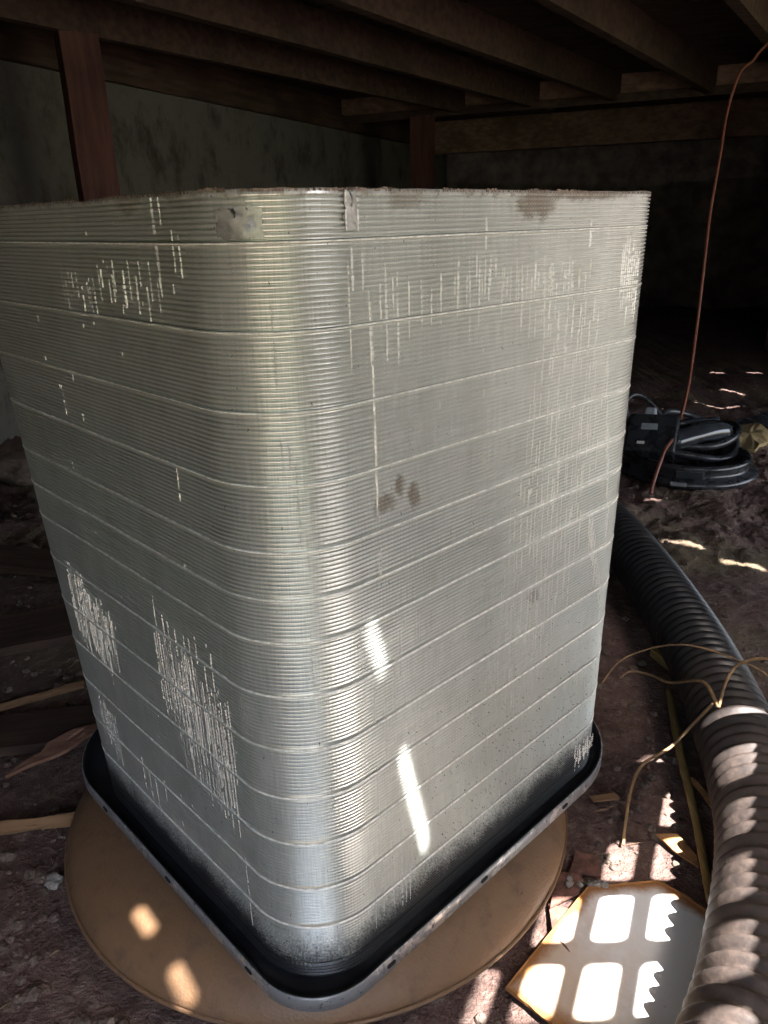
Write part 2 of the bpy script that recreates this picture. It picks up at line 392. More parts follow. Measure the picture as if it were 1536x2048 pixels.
def snap(p):
    h = Vector((*hit(p), 0)); vv = h.dot(JD); ww = h.dot(JP)
    if vv > 2.5: vv = 2.55 + .15 * round((vv - 2.55 + .006) / .15) - .006
    q_ = JP * ww + JD * vv; return (q_.x, q_.y)
for p, L in (((.823, 1.916, 0), .11), ((.93, 1.782, 0), .11), ((1.57, 3.51, 0), .20), ((1.90, 4.27, 0), .07), ((2.02, 4.10, 0), .10), ((.852, 2.26, 0), .04), ((2.4, 4.9, 0), .1), ((1.75, 3.75, 0), .12)):
    holes.append(cap(snap(p), (JP.x, JP.y), L, .017))
outer = [(-6, FRONT), (.80, FRONT), (.82, -.04), (.90, .13), (1.17, .43), (1.2, .45), (1.50, .45), (1.50, FRONT), (5.2, FRONT), (5.2, 10), (-6, 10)]
loops = [[Vector((x, y, 0)) for x, y in outer]] + [[Vector((x, y, 0)) for x, y in h[::-1]] for h in holes]
flat = [p for l in loops for p in l]; tris = tessellate_polygon(loops)
mb = MB(); mb.add([(p.x, p.y, DECK + .012) for p in flat], tris); mb.add([(p.x, p.y, DECK + .009) for p in flat], [t[::-1] for t in tris])
i0 = 0; rimf = []
for l in loops:
    n = len(l)
    for i in range(n): rimf.append((i0 + i, i0 + (i + 1) % n, i0 + (i + 1) % n + len(flat), i0 + i + len(flat)))
    i0 += n
mb.f += rimf
fpart(mb, 'sun_block_sheet', M['sheet'])  # added sheet: blocks the sun except at the notch and slots

# ------------------------------------------------------------------ walls of the crawl space, with unseen ones added to shape the light
def wall(name, p, d, l0, l1, h, label, mat='wall', th=.15, seg=(40, 10)):
    d = Vector((*d, 0)).normalized(); o = empty(name, (p[0], p[1], 0), math.atan2(d.y, d.x))
    mb = MB(); vs = []; a, b = seg
    for j in range(b + 1):
        for i in range(a + 1):
            x = l0 + (l1 - l0) * i / a; z = -.1 + (h + .1) * j / b
            vs.append((x, .006 * fnoise(x * 5, z * 5, 3), z))
    fs = [(j * (a + 1) + i, j * (a + 1) + i + 1, (j + 1) * (a + 1) + i + 1, (j + 1) * (a + 1) + i) for j in range(b) for i in range(a)]
    mb.add(vs, fs); mb.box(((l0 + l1) / 2, th / 2 + .01, h / 2 - .05), (l1 - l0, th - .01, h + .09))
    mb.build('render_face', M[mat], o, True); tag(o, label, 'wall'); return o
wl_ = wall('concrete_wall', (WB.x, WB.y), (WA.x, WA.y), -3.6, 6.2, 1.45, 'mould stained grey rendered wall behind the red-brown post')
mb = MB(); mb.beam((-3.6, .02, 1.4985), (6.2, .02, 1.4985), .10, .095, seg=12, jit=.002); mb.build('sill_plate', M['joist'], wl_)
mb = MB(); mb.beam((-3.6, .03, 1.60), (6.2, .03, 1.60), .05, .106, seg=12, jit=.001); mb.build('rim_board', M['joist'], wl_)
wall('end_wall', (5.6, 6.2), (-.917, .40), -1.0, 8.0, 1.66, 'dark rendered wall at the far end of the crawl space', mat='darkwall')
wall('unseen_side_wall', (4.9, 8.0), (-.423, -.906), .0, 5.8, 1.66, 'unseen wall added on the right to hold back side light', mat='darkwall')  # added out of view to stop sky light leaking in
wall('unseen_return_wall', (1.8, .95), (0, -1), -.05, 1.45, 1.66, 'unseen short wall added right of the perforated panel to hold back light', seg=(8, 10))  # added out of view to shut off light beside the panel
wall('unseen_access_wall', (OPEN_L, FRONT - .02), (-1, 0), .0, 5.5, 1.66, 'unseen wall added left of the access opening to narrow the light')  # unseen walls added to narrow the light from behind the viewer
wall('unseen_access_wall', (1.82, FRONT - .02), (-1, 0), .0, 1.82 - OPEN_R, 1.66, 'unseen wall added right of the access opening to narrow the light', seg=(8, 10))
mb = MB(); mb.box((0, 0, 0), (OPEN_R - OPEN_L - .004, .05, 1.66 - OPEN_H)); o = mb.build('sky_block_board', M['joist']); o.location = ((OPEN_L + OPEN_R) / 2, FRONT - .05, (1.66 + OPEN_H) / 2)
tag(o, 'unseen board added over the access opening to cut off high sky', 'sky blocker')  # added out of view so mostly low light reaches the coil

# perforated panel propped under the floor edge: the sun comes through its holes
pe1 = Vector((1, 0, 0)); pe2 = Vector((0, .799, -.601)).normalized(); pn = pe1.cross(pe2)
p0 = Vector((.284, .72, .01)) + SD * .8
pan_e = empty('perforated_panel', (1.25, .87, 0)); tag(pan_e, 'grey panel of rounded openings propped on the right, outside the picture', 'panel')
def rrect(cx, cy, w, h, r, n=4):
    out = []
    for sx, sy, a0 in ((1, 1, 0), (-1, 1, 90), (-1, -1, 180), (1, -1, 270)):
        for i in range(n + 1):
            a = math.radians(a0 + 90 * i / n); out.append((cx + sx * (w / 2 - r) + r * math.cos(a), cy + sy * (h / 2 - r) + r * math.sin(a)))
    return out
ph = []
for row, n0 in ((-2, -1), (-1, -2), (0, -1), (1, 0), (2, 1)):
    for n in range(n0, 6): ph.append(rrect(n * .069, row * .167, .045, .118, .013))
po = [(-.18, .1), (-.18, -.2), (-.33, -.32), (-.33, -1.12), (.85, -1.12), (.85, .52), (-.04, .52)]  # blank margins added to block sun and sky round the holes
loops = [[Vector((x, y, 0)) for x, y in po]] + [[Vector((x, y, 0)) for x, y in h[::-1]] for h in ph]
flat = [p for l in loops for p in l]; tris = tessellate_polygon(loops)
mb = MB(); nf = len(flat); off = Vector((-1.25, -.87, 0))
mb.add([p0 + pe1 * p.x + pe2 * p.y + off for p in flat], tris)
mb.add([p0 + pe1 * p.x + pe2 * p.y + pn * .004 + off for p in flat], [t[::-1] for t in tris])
i0 = 0
for l in loops:
    n = len(l)
    for i in range(n): mb.f.append((i0 + i, i0 + (i + 1) % n, i0 + (i + 1) % n + nf, i0 + i + nf))
    i0 += n
mb.build('panel_sheet', M['grille'], pan_e)
for x, m in ((1.30, .48), (1.30, -.5)):
    q_ = p0 + pe2 * m; mb = MB(); mb.beam(Vector((x, q_.y, -.02)) + off, Vector((x, q_.y, q_.z + .02)) + off, .04, .04, upv=Vector((1, 0, 0))); mb.build('prop', M['joist'], pan_e)
mb = MB(); q_ = p0 + pe1 * -.31 + pe2 * -1.1; mb.tube([q_ + off, Vector((q_.x, q_.y, DECK)) + off], .003, 6); mb.build('tie_wire', M['rim'], pan_e)

# ------------------------------------------------------------------ condenser coil
CC = (-.08231, .65111); CTH = 0.76224; U = .06; R = .0820; A0 = .4047; B0 = .4200; ZB = .094
coil = empty('condenser_coil', (CC[0], CC[1], ZB), CTH)
tag(coil, 'tall square aluminium condenser coil with bent fins standing in a black pan', 'coil')
def zu(z): return (z - CAM_H) / U
def afac(z): return (6.745 + .186 * (zu(z) + 6)) / 6.745
def bfac(z): return (7.0 + .034 * (zu(z) + 6)) / 7.0
path = []      # (base x, base y, nx, ny, arc length from the middle of the front corner)
def arc(cx, cy, a0, a1, n):
    for i in range(n):
        a = math.radians(a0 + (a1 - a0) * i / n); path.append((cx, cy, math.cos(a), math.sin(a)))
def line(x0, y0, x1, y1, nx_, ny_, n):
    for i in range(n): t = i / n; path.append((x0 + (x1 - x0) * t, y0 + (y1 - y0) * t, nx_, ny_))
arc(0, A0, 135, 180, 10); line(0, A0, 0, 0, -1, 0, 26); arc(0, 0, 180, 270, 28); line(0, 0, B0, 0, 0, -1, 26)
arc(B0, 0, 270, 360, 16); line(B0, 0, B0, A0, 1, 0, 8); arc(B0, A0, 0, 90, 8); line(B0, A0, 0, A0, 0, 1, 8); arc(0, A0, 90, 135, 8)
NP = len(path)
def outline(off, z):
    fa, fb = afac(z), bfac(z)
    return [((x * fb if x > 0 else x) + nx_ * (R + off), (y * fa if y > 0 else y) + ny_ * (R + off)) for x, y, nx_, ny_ in path]
base = outline(0, .5); ul = [0.0]
for i in range(1, NP): ul.append(ul[-1] + math.dist(base[i], base[i - 1]))
ul.append(ul[-1] + math.dist(base[0], base[-1]))
mid = ul[10 + 26 + 14]; ul = [x - mid for x in ul]
SE = [.8742, .8399, .7770, .7164, .6577, .5999, .5563, .5153, .4606, .4030, .3478, .2929, .2361, .1854, .1330, .1130]
AMP = .00085
def prof_of(b):
    """(radial offset, z) down one row: lip, ripples, groove"""
    zt, zb = SE[b], SE[b + 1]; h = zt - zb; n = max(2, round((h - .003) / .00395)); out = []
    if b > 0: out += [(-.0016, zt - .0001), (-.0008, zt - .0014), (0, zt - .0026)]
    else: out += [(-.001, zt), (.0004, zt - .0006)]
    z0 = zt - .0028; z1 = zb + .0006; p = (z0 - z1) / n
    for i in range(n):
        for k, a in ((0, .35), (.16, .8), (.40, .6), (.56, .1), (.66, -1.6), (.86, -1.7)):
            out.append((AMP * a, z0 - p * (i + k)))
    out += [(0, z1), (-.0014, zb + .0002)]
    return out
def wobble(u, z): return .0012 * fnoise(u * 5, z * 4, 3) + .0003 * fnoise(u * 13, z * 7, 8)
rowm = []; M['seam'] = mat_plain('seam aluminium', (.82, .81, .75), .4, .25, .25, 120, .3, .001)  # much paler than the fins: light caught on the lips painted in
for b in range(len(SE) - 1):
    pr = prof_of(b); vs = []; uvs = []; fs = []; m = NP + 1
    for j, (o, z) in enumerate(pr):
        ol = outline(o, z)
        for i in range(m):
            x, y = ol[i % NP]; nx_, ny_ = path[i % NP][2:]; u = ul[i]; wob = wobble(u, z); zz = z - ZB
            if b == 0 and j < 2: zz += .0007 * fnoise(u * 30, 2) + (.0005 if fnoise(u * 9, 7) > .25 else 0) - (.0022 if fnoise(u * 55, 11) > .42 else 0)
            # the fins slump a little out of true from place to place
            wob *= 1.0; vs.append((x + nx_ * wob, y + ny_ * wob, zz + .0006 * fnoise(u * 5, z * 9, 21))); uvs.append((u, z))
    for j in range(len(pr) - 1):
        for i in range(NP): fs.append((j * m + i, (j + 1) * m + i, (j + 1) * m + i + 1, j * m + i + 1))
    row = mesh_obj('fin_row', vs, fs, M['fins'], coil, True, uvs)
    if b > 0:
        zt = SE[b]; vs = []; fs = []; lp = [(-.0004, zt - .0004), (.0012, zt - .0008), (.00135, zt - .0011), (.0012, zt - .0015), (-.0004, zt - .0019)]
        for o, z in lp:
            ol = outline(o, z)
            for i in range(NP):
                x, y = ol[i]; nx_, ny_ = path[i][2:]; wob = wobble(ul[i], z); vs.append((x + nx_ * wob, y + ny_ * wob, z - ZB + .0006 * fnoise(ul[i] * 5, z * 9, 21)))
        for j in range(len(lp) - 1):
            for i in range(NP): fs.append((j * NP + i, (j + 1) * NP + i, (j + 1) * NP + (i + 1) % NP, j * NP + (i + 1) % NP))
        if zt > .16: mesh_obj('seam_edge', vs, fs, M['seam'], row, True)
# thickness of the coil: inner face and top
vs = []; fs = []
for z in (.872, .5, .13):
    for x, y in outline(-.022, z): vs.append((x, y, z - ZB))
for j in range(2):
    for i in range(NP): fs.append((j * NP + (i + 1) % NP, (j + 1) * NP + (i + 1) % NP, (j + 1) * NP + i, j * NP + i))
mesh_obj('inner_face', vs, fs, M['sheet'], coil, True)  # black colour stands in for the dark inside the hollow coil
vs = [(x, y, .8725 - ZB) for x, y in outline(-.0005, .87)] + [(x, y, .872 - ZB) for x, y in outline(-.022, .87)]
mesh_obj('top_edge', vs, [(i, (i + 1) % NP, NP + (i + 1) % NP, NP + i) for i in range(NP)], M['darkwood'], coil)

vs = []; fs = []
for i in range(NP):
    (x0, y0), (x1, y1) = outline(.0002, .873)[i], outline(.0002, .873)[(i + 1) % NP]; L_ = math.dist((x0, y0), (x1, y1)); n = max(1, int(L_ / .0016))
    nx_, ny_ = path[i][2:]
    for k in range(n):
        u = ul[i] + L_ * k / n; h = .0012 + .0028 * max(0, fnoise(u * 42, 3.3)) + .0014 * max(0, fnoise(u * 400, 1.3))
        if fnoise(u * 17, 8.8) > .28: h *= .2
        o = wobble(u, .873) + random.uniform(-.0006, .0008); b_ = len(vs)
        for t, z in ((k / n, .8722), ((k + .92) / n, .8722), ((k + .92) / n, .8728 + h), (k / n, .8728 + h * random.uniform(.8, 1.0))):
            vs.append((x0 + (x1 - x0) * t + nx_ * o, y0 + (y1 - y0) * t + ny_ * o, z - ZB))
        fs.append((b_, b_ + 1, b_ + 2, b_ + 3))
M['ragged'] = mat_plain('corroded fin ends', (.17, .125, .095), .7, .2, .6, 120, .4, .001)
tag(mesh_obj('ragged_edge', vs, fs, M['ragged'], coil), kind='stuff')

# fins bent flat: bright slivers following the ripples
def rip(z):
    for b in range(len(SE) - 1):
        if SE[b] >= z >= SE[b + 1]:
            pr = prof_of(b)
            for (o0, a), (o1, c) in zip(pr, pr[1:]):
                if a >= z >= c: return o0 + (o1 - o0) * ((a - z) / max(1e-6, a - c))
    return 0.0
RIDGES = []
for b in range(len(SE) - 1):
    zt, zb = SE[b], SE[b + 1]; n = max(2, round((zt - zb - .003) / .00395)); z0_ = zt - .0028; p_ = (z0_ - zb - .0006) / n
    RIDGES += [(z0_ - p_ * (i - .02), z0_ - p_ * (i + .62)) for i in range(n)]
def sliver(mb, face, s, z0, z1, w, tilt=.0008, lean=0.0):
    rg = [r for r in RIDGES if r[0] <= z0 and r[1] >= z1]; n = len(rg)
    for i, (za, zb) in enumerate(rg):
        e = min(1, 3.5 * min(i + .5, n - i - .5) / max(1, n) + .3); ss = s + lean * (z0 - za) + .0003 * fnoise(za * 60, s * 90) + rr(-.00012, .00012)
        ww = .74 * w * e * rr(.6, 1.15); o = R + .0013 + rr(0, .0003); t_ = tilt * rr(.6, 1.2); q4 = []
        zb = za + (zb - za) * rr(1.05, 1.62)
        if random.random() < .06: continue
        for z in (za, zb):
            if face == 'R':
                wo = wobble(ss + R * math.pi / 4, z); q4 += [(ss - ww / 2, -(o + wo), z - ZB), (ss + ww / 2, -(o + wo + t_), z - ZB)]
            elif face == 'L':
                wo = wobble(-ss - R * math.pi / 4, z); q4 += [(-(o + wo + t_), ss + ww / 2, z - ZB), (-(o + wo), ss - ww / 2, z - ZB)]
            else:
                a0 = math.radians(ss - math.degrees(ww / R) / 2); a1 = math.radians(ss + math.degrees(ww / R) / 2)
                q4 += [(math.cos(a0) * o, math.sin(a0) * o, z - ZB), (math.cos(a1) * (o + t_), math.sin(a1) * (o + t_), z - ZB)]
        mb.add(q4, [(0, 2, 3, 1)])
rr = random.uniform
def cluster(face, items):
    mb = MB()
    for it in items: sliver(mb, face, *it)
    o = mb.build('bent_fins', M['bent'], coil); o['kind'] = 'stuff'; return o
rr = random.uniform
def bunch(n, s0, s1, zt0, zt1, l0, l1, w0=.0007, w1=.0016, slope=0.0):
    out = []
    for i in range(n):
        t = (i + rr(.1, .9)) / n; s = s0 + (s1 - s0) * t; zt = zt0 + (zt1 - zt0) * t + rr(-.012, .012)
        out.append((s, zt, zt - rr(l0, l1), rr(w0, w1), rr(.0003, .0011)))
    return out
cluster('R', [(.0255, .795, .598, .0016, .0016), (.0275, .588, .545, .0013), (.018, .83, .80, .0022), (.024, .802, .745, .0016), (.042, .822, .745, .0024), (.055, .815, .74, .0018), (.068, .81, .755, .0013), (.083, .80, .765, .0011), (.095, .80, .768, .0010), (.036, .812, .77, .0018), (.05, .81, .785, .0016)])
cluster('R', bunch(13, .105, .31, .812, .815, .035, .065, .0009, .0020) + bunch(30, .12, .34, .82, .80, .015, .045) + [(.165, .853, .826, .0018), (.334, .85, .822, .003)])
cluster('R', bunch(11, .225, .37, .775, .765, .03, .05, .0009, .002))
cluster('R', bunch(9, .40, .44, .826, .826, .06, .09, .001, .0022))
for zc, s0, s1, n in ((.735, .245, .36, 10), (.70, .245, .37, 12), (.655, .24, .385, 16), (.615, .235, .385, 17), (.575, .225, .37, 17), (.535, .215, .36, 17), (.495, .205, .35, 17), (.455, .20, .345, 17), (.42, .205, .32, 13), (.39, .20, .31, 9)):
    cluster('R', bunch(n, s0, s1, zc + .03, zc + .006, .022, .055, .0007, .0017))
cluster('R', bunch(12, .17, .275, .40, .372, .04, .10, .0009, .0017) + bunch(6, .19, .245, .36, .33, .03, .06, .0009, .0016))
cluster('R', bunch(16, .385, .42, .74, .50, .02, .05) + bunch(24, .375, .42, .52, .40, .02, .05) + bunch(10, .37, .41, .30, .26, .02, .05))
cluster('R', [(.015, .45, .40, .0012), (.05, .50, .44, .0011), (.075, .505, .47, .0010), (.03, .43, .36, .0016), (.042, .47, .40, .0010), (.016, .36, .28, .0013), (.055, .33, .30, .0010), (.02, .26, .155, .0016), (.035, .25, .16, .0014), (.048, .24, .15, .0026), (.054, .24, .15, .0018), (.060, .225, .15, .0016), (.008, .22, .15, .0011)])
cluster('R', bunch(22, .385, .432, .165, .165, .012, .035, .001, .0028))
cluster('R', [(rr(.02, .36), z, z - rr(.004, .014), rr(.0006, .0012), .001) for z in [rr(.16, .85) for _ in range(26)]])
cluster('L', [(.041, .874, .795, .0030, .0012), (.030, .873, .85, .0012), (.016, .85, .815, .0011), (.007, .85, .812, .0011)] + bunch(22, .235, .042, .818, .818, .02, .04, .0008, .0017))
cluster('L', bunch(27, .150, .010, .462, .432, .07, .12, .0008, .0020) + bunch(20, .115, .012, .375, .350, .05, .09, .0008, .0024) + bunch(22, .13, .015, .43, .40, .03, .08, .0006, .0014))
cluster('L', bunch(9, .14, .03, .50, .465, .03, .05, .0007, .0011))
cluster('L', bunch(30, .365, .25, .47, .43, .04, .09, .0007, .0018) + bunch(22, .36, .27, .415, .39, .03, .06, .0007, .0016))
cluster('L', bunch(10, .34, .29, .30, .27, .05, .08, .001, .002) + [(.278, .70, .665, .0012), (.052, .655, .625, .0012), (.176, .245, .215, .0022), (.012, .245, .15, .0013), (.2, .24, .18, .001), (.215, .24, .19, .001), (.23, .25, .2, .001)])
cluster('L', [(rr(.005, .36), z, z - rr(.004, .010), rr(.0004, .0008), .0006) for z in [rr(.2, .86) for _ in range(45)]])
cluster('C', [(-85, .835, .80, .0028), (-88, .873, .842, .0018), (-79, .87, .842, .0022), (-156, .862, .838, .0014), (-141, .874, .862, .003), (-131, .80, .735, .0012), (-131, .70, .665, .0012), (-124, .675, .60, .0012), (-127, .69, .665, .0018), (-122, .53, .46, .001), (-88, .83, .74, .001), (-172, .46, .42, .003), (-174, .455, .415, .0025), (-170, .45, .425, .002), (-115, .40, .33, .0008)])
# two places by the top of the corner where the fins are pressed smooth
def pressed(a0, a1, z0, z1, lift):
    n, m = 10, 6; vs = []; fs = []
    for j in range(m + 1):
        for i in range(n + 1):
            a = math.radians(a0 + (a1 - a0) * i / n + 4 * fnoise(i * .7, j * .9, 6)); z = z0 + (z1 - z0) * j / m + .004 * fnoise(i * .8, j * .8, 4)
            e = math.sin(math.pi * min(1, max(0, i / n))) * .6 + .4
            vs.append((math.cos(a) * (R + lift * e), math.sin(a) * (R + lift * e), z - ZB))
    for j in range(m):
        for i in range(n): fs.append((j * (n + 1) + i, (j + 1) * (n + 1) + i, (j + 1) * (n + 1) + i + 1, j * (n + 1) + i + 1))
    uvs = [(x, .9) for x in range(len(vs))]
    return mesh_obj('pressed_patch', vs, fs, M['bent2'], coil, True)
M['bent2'] = mat_plain('pressed smooth aluminium', (.37, .365, .34), .42, .55, .4, 60, .3, .001)
pressed(-156, -132, .862, .842, .0012); pressed(-88, -77, .871, .846, .0016)

# pan: rounded-rectangle tray
def rpath(x0, y0, x1, y1, rs, n=14):
    out = []
    for (cx, cy, r, a0) in ((x0 + rs[0], y0 + rs[0], rs[0], 180), (x1 - rs[1], y0 + rs[1], rs[1], 270), (x1 - rs[2], y1 - rs[2], rs[2], 0), (x0 + rs[3], y1 - rs[3], rs[3], 90)):
        for i in range(n + 1):
            a = math.radians(a0 + 90 * i / n); out.append((cx + r * math.cos(a), cy + r * math.sin(a), math.cos(a), math.sin(a)))
    return out
pp = rpath(-.099, -.099, .556, .545, (.080, .16, .12, .16))
def sweep(name, prof, mat, parent, fill=False):
    vs = []; fs = []; n = len(pp)
    for o, z in prof:
        for x, y, a, b in pp: vs.append((x + a * o, y + b * o, z - ZB))
    for j in range(len(prof) - 1):
        for i in range(n): fs.append((j * n + i, j * n + (i + 1) % n, (j + 1) * n + (i + 1) % n, (j + 1) * n + i))
    if fill: fs.append(tuple((len(prof) - 1) * n + i for i in range(n)))
    return mesh_obj(name, vs, fs, mat, parent, True)
pan = sweep('base_pan', [(-.0012, .1135), (-.003, .1138), (-.005, .1120), (-.008, .1080), (-.015, .1065), (-.03, .1065)], M['pan'], coil, True)
sweep('pan_underside', [(-.03, .0965), (-.003, .0958), (-.0012, .0950)], M['pan'], pan)
rim = sweep('rim_edge', [(-.0012, .0948), (0, .0955), (.0002, .1125), (-.0004, .1136), (-.0014, .11385)], M['rim'], pan)
for kind_, s in (('R', .014), ('R', .172), ('R', .345), ('L', .175), ('L', .004), ('L', .345)):
    mb = MB(); pts = cap((0, 0), (1, 0), .0125, .0055)
    f = [(p[0], p[1]) for p in pts]; n = len(f); vs = []
    for e in (0, .0009):
        for a, b in f:
            vs.append((s + a, -.0993 - e, .1045 - ZB + b) if kind_ == 'R' else (-.0993 - e, s + a, .1045 - ZB + b))
    mb.add(vs, [tuple(range(n)), tuple(range(n, 2 * n))] + [(i, (i + 1) % n, n + (i + 1) % n, n + i) for i in range(n)])
    mb.build('slot_cap', M['hole_black'], pan)  # raised black ovals painted for the dark of open slots

# ------------------------------------------------------------------ round cushion
cu = empty('round_cushion', (-.106, .930, 0)); tag(cu, 'round tan vinyl seat cushion lying under the coil', 'cushion')
prof = [(.0, -.004), (.30, -.002), (.335, .006), (.352, .018), (.3605, .0335), (.3625, .0375), (.3605, .0395)]
prof += [(.268 + .095 * math.sin(a), .040 + .0540 * math.cos(a) ** 1.15) for a in [math.pi / 2 * (1 - k / 14) for k in range(15)]] + [(.20, .0942), (0, .0944)]
mb = MB(); mb.lathe(prof, 144); o = mb.build('seat_cover', M['vinyl'], cu, True)
for v_ in o.data.vertices:
    a = math.atan2(v_.co.y, v_.co.x); r = math.hypot(v_.co.x, v_.co.y)
    if r > .3: k = 1 + .004 * fnoise(math.cos(a) * 2.5, math.sin(a) * 2.5) + .0012 * fnoise(math.cos(a) * 14, math.sin(a) * 14, v_.co.z * 20); v_.co.x *= k; v_.co.y *= k
    if v_.co.z > .05 and r > .1: v_.co.z += .0014 * fnoise(v_.co.x * 16, v_.co.y * 16) - .0008
mb = MB(); mb.tube([(math.cos(a) * .3635, math.sin(a) * .3635, .0385) for a in [i * math.pi / 64 for i in range(129)]], .0028, 8, False); mb.build('piping', M['vinyl'], cu, True)

# ------------------------------------------------------------------ corrugated pipe
pc = spline([(.30, 4.0, .062), (.46, 3.0, .062), (.575, 2.3, .062), (.612, 1.90, .062), (.618, 1.62, .062), (.602, 1.30, .062), (.563, 1.03, .064), (.506, .80, .066), (.412, .61, .066), (.33, .49, .064), (.22, .36, .062)], 60)
# resample
acc = [0.0]
for a, b in zip(pc, pc[1:]): acc.append(acc[-1] + (b - a).length)
PITCHR = .0235; step = PITCHR / 8; tot = acc[-1]; pts = []; rad = []; j = 0; s = 0.0
while s < tot:
    while acc[j + 1] < s: j += 1
    pts.append(pc[j].lerp(pc[j + 1], (s - acc[j]) / (acc[j + 1] - acc[j])))
    ph_ = (s / PITCHR) % 1; c = .5 + .5 * math.cos(2 * math.pi * ph_); rad.append(.0565 + .0085 * (c ** .6) * (1 + .05 * fnoise(s * 9, 3))); s += step
pipe = empty('corrugated_pipe', (.5, 1.0, 0)); tag(pipe, 'black corrugated drain pipe caked in mud at its near end', 'pipe')
mb = MB(); mb.tube([p - Vector((.5, 1.0, 0)) for p in pts], rad, 40); mb.build('pipe_wall', M['pipe'], pipe, True)

# ------------------------------------------------------------------ rusty plate
pl = [(.129, .631), (.262, .772), (.362, .779), (.47, .66), (.31, .455)]
plate = None
def inset_plate():
    c = Vector((sum(p[0] for p in pl) / 5, sum(p[1] for p in pl) / 5)); P = [Vector(p) - c for p in pl]
    rings = []; dens = []
    for i in range(5):
        for k in range(24): dens.append(P[i].lerp(P[(i + 1) % 5], k / 24))
    vs = []; uv = []; fs = []; n = len(dens); levels = [1, .985, .95, .9, .8, .65, .45, .2]
    for li, L_ in enumerate(levels):
        for d in dens:
            ch = .0025 * fnoise(d.x * 60, d.y * 60, 3) if li == 0 else 0
            vs.append((d.x * L_ + ch, d.y * L_ + ch, .0075 + (.0015 if li == 0 else 0) + .0012 * fnoise(d.x * L_ * 9, d.y * L_ * 9))); uv.append(((1 - L_) * .17, 0))
    for j in range(len(levels) - 1):
        for i in range(n): fs.append((j * n + i, j * n + (i + 1) % n, (j + 1) * n + (i + 1) % n, (j + 1) * n + i))
    fs.append(tuple((len(levels) - 1) * n + i for i in range(n)))
    b = len(vs)
    for d in dens: vs.append((d.x, d.y, .0045)); uv.append((0, 0))
    for i in range(n): fs.append((b + i, b + (i + 1) % n, (i + 1) % n, i))
    o = mesh_obj('rusty_plate', vs, fs, M['plate'], None, False, uv); o.location = (c.x, c.y, 0); return o
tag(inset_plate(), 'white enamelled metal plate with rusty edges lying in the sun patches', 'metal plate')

# ------------------------------------------------------------------ tub and things by it
tub = empty('plastic_tub', (1.075, 2.56, 0)); tag(tub, 'low round black plastic tub on the dirt behind the pipe', 'tub')
mb = MB(); mb.lathe([(0, .02), (.15, .02), (.170, .04), (.178, .062), (.188, .072), (.198, .073), (.205, .066), (.204, .055), (.196, .042), (.203, .030), (.222, .026), (.232, .018), (.230, .004), (.19, -.002)], 56)
mb.build('bowl', M['black'], tub, True)
mb = MB(); mb.box((-.07, -.195, .050), (.09, .022, .028), Matrix.Rotation(-.3, 3, 'Z')); o = mb.build('front_catch', M['blackgloss'], tub); bevel(o, .004, 2)
mb = MB(); mb.box((-.11, -.213, .022), (.05, .014, .012), Matrix.Rotation(-.45, 3, 'Z')); o = mb.build('foot_tab', M['rim'], tub); bevel(o, .003, 2)
mt = empty('motor_box', (.955, 2.60, .06)); tag(mt, 'slanted black box with a grey label leaning in the tub', 'box')
Mx = Matrix.Rotation(math.radians(-22), 3, 'Y') @ Matrix.Rotation(math.radians(34), 3, 'X') @ Matrix.Rotation(math.radians(-32), 3, 'Z')
mb = MB(); mb.box((0, 0, .055), (.17, .16, .06), Mx); o = mb.build('housing', M['black'], mt); bevel(o, .01, 3)
mb = MB(); mb.box(Vector((0, 0, .055)) + Mx @ Vector((-.01, .02, .0312)), (.055, .026, .002), Mx); mb.build('label_plate', M['label'], mt)
mb = MB(); mb.box(Vector((0, 0, .055)) + Mx @ Vector((-.03, -.05, .0312)), (.026, .012, .003), Mx); o = mb.build('badge', M['seam'], mt); bevel(o, .003, 2)
mb = MB(); mb.tube(spline([(-.05, .10, .06), (-.06, .13, .15), (-.01, .16, .17), (.05, .15, .13), (.09, .12, .07)], 6), .008, 8); mb.build('handle', M['black'], mt, True)
mb = MB(); mb.box((.015, .075, .115), (.04, .035, .05), Mx); o = mb.build('knob', M['label'], mt); bevel(o, .008, 2)
hs = empty('black_hose', (1.13, 2.66, .05)); tag(hs, 'loops of black hose coiled in and behind the tub', 'hose')
for k in range(4):
    mb = MB(); n_ = 40; ce = Vector((.015 * k - .01, .03 * k - .02, .030 + .012 * k))
    mb.tube([ce + Vector((math.cos(a) * (.155 - .012 * k + .012 * math.sin(2 * a + k)), math.sin(a) * (.135 - .008 * k), .022 * math.sin(a + k * 1.9) + .012 * math.sin(2 * a + k))) for a in [2 * math.pi * i / n_ for i in range(n_ + 1)]], .0125, 10, False)
    mb.build('loop', M['black'], hs, True)
bl = empty('fan_blade', (1.12, 2.585, .085)); tag(bl, 'shiny dark plastic blade lying across the tub', 'blade')
vs = []; fs = []; n_ = 12
for i in range(n_ + 1):
    t = i / n_; c = Vector((-.11 + .23 * t, -.03 + .075 * t, .012 + .03 * math.sin(t * 2.6))); w_ = .022 + .026 * math.sin(t * 2.4 + .4)
    for q_ in (-1, -.3, .4, 1): vs.append(c + Vector((-.25 * q_ * w_, .9 * q_ * w_, .034 * (1 - q_ * q_) + .014 * q_)))
for i in range(n_):
    for k in range(3): fs.append((i * 4 + k, i * 4 + k + 1, i * 4 + 5 + k, i * 4 + 4 + k))
o = mesh_obj('blade_skin', vs, fs, M['blackgloss'], bl, True); m_ = o.modifiers.new('thick', 'SOLIDIFY'); m_.thickness = .004
mb = MB(); mb.tube([(-.10, .05, .06), (.10, .10, .062)], .013, 14); mb.build('blade_shaft', M['blackgloss'], bl, True)
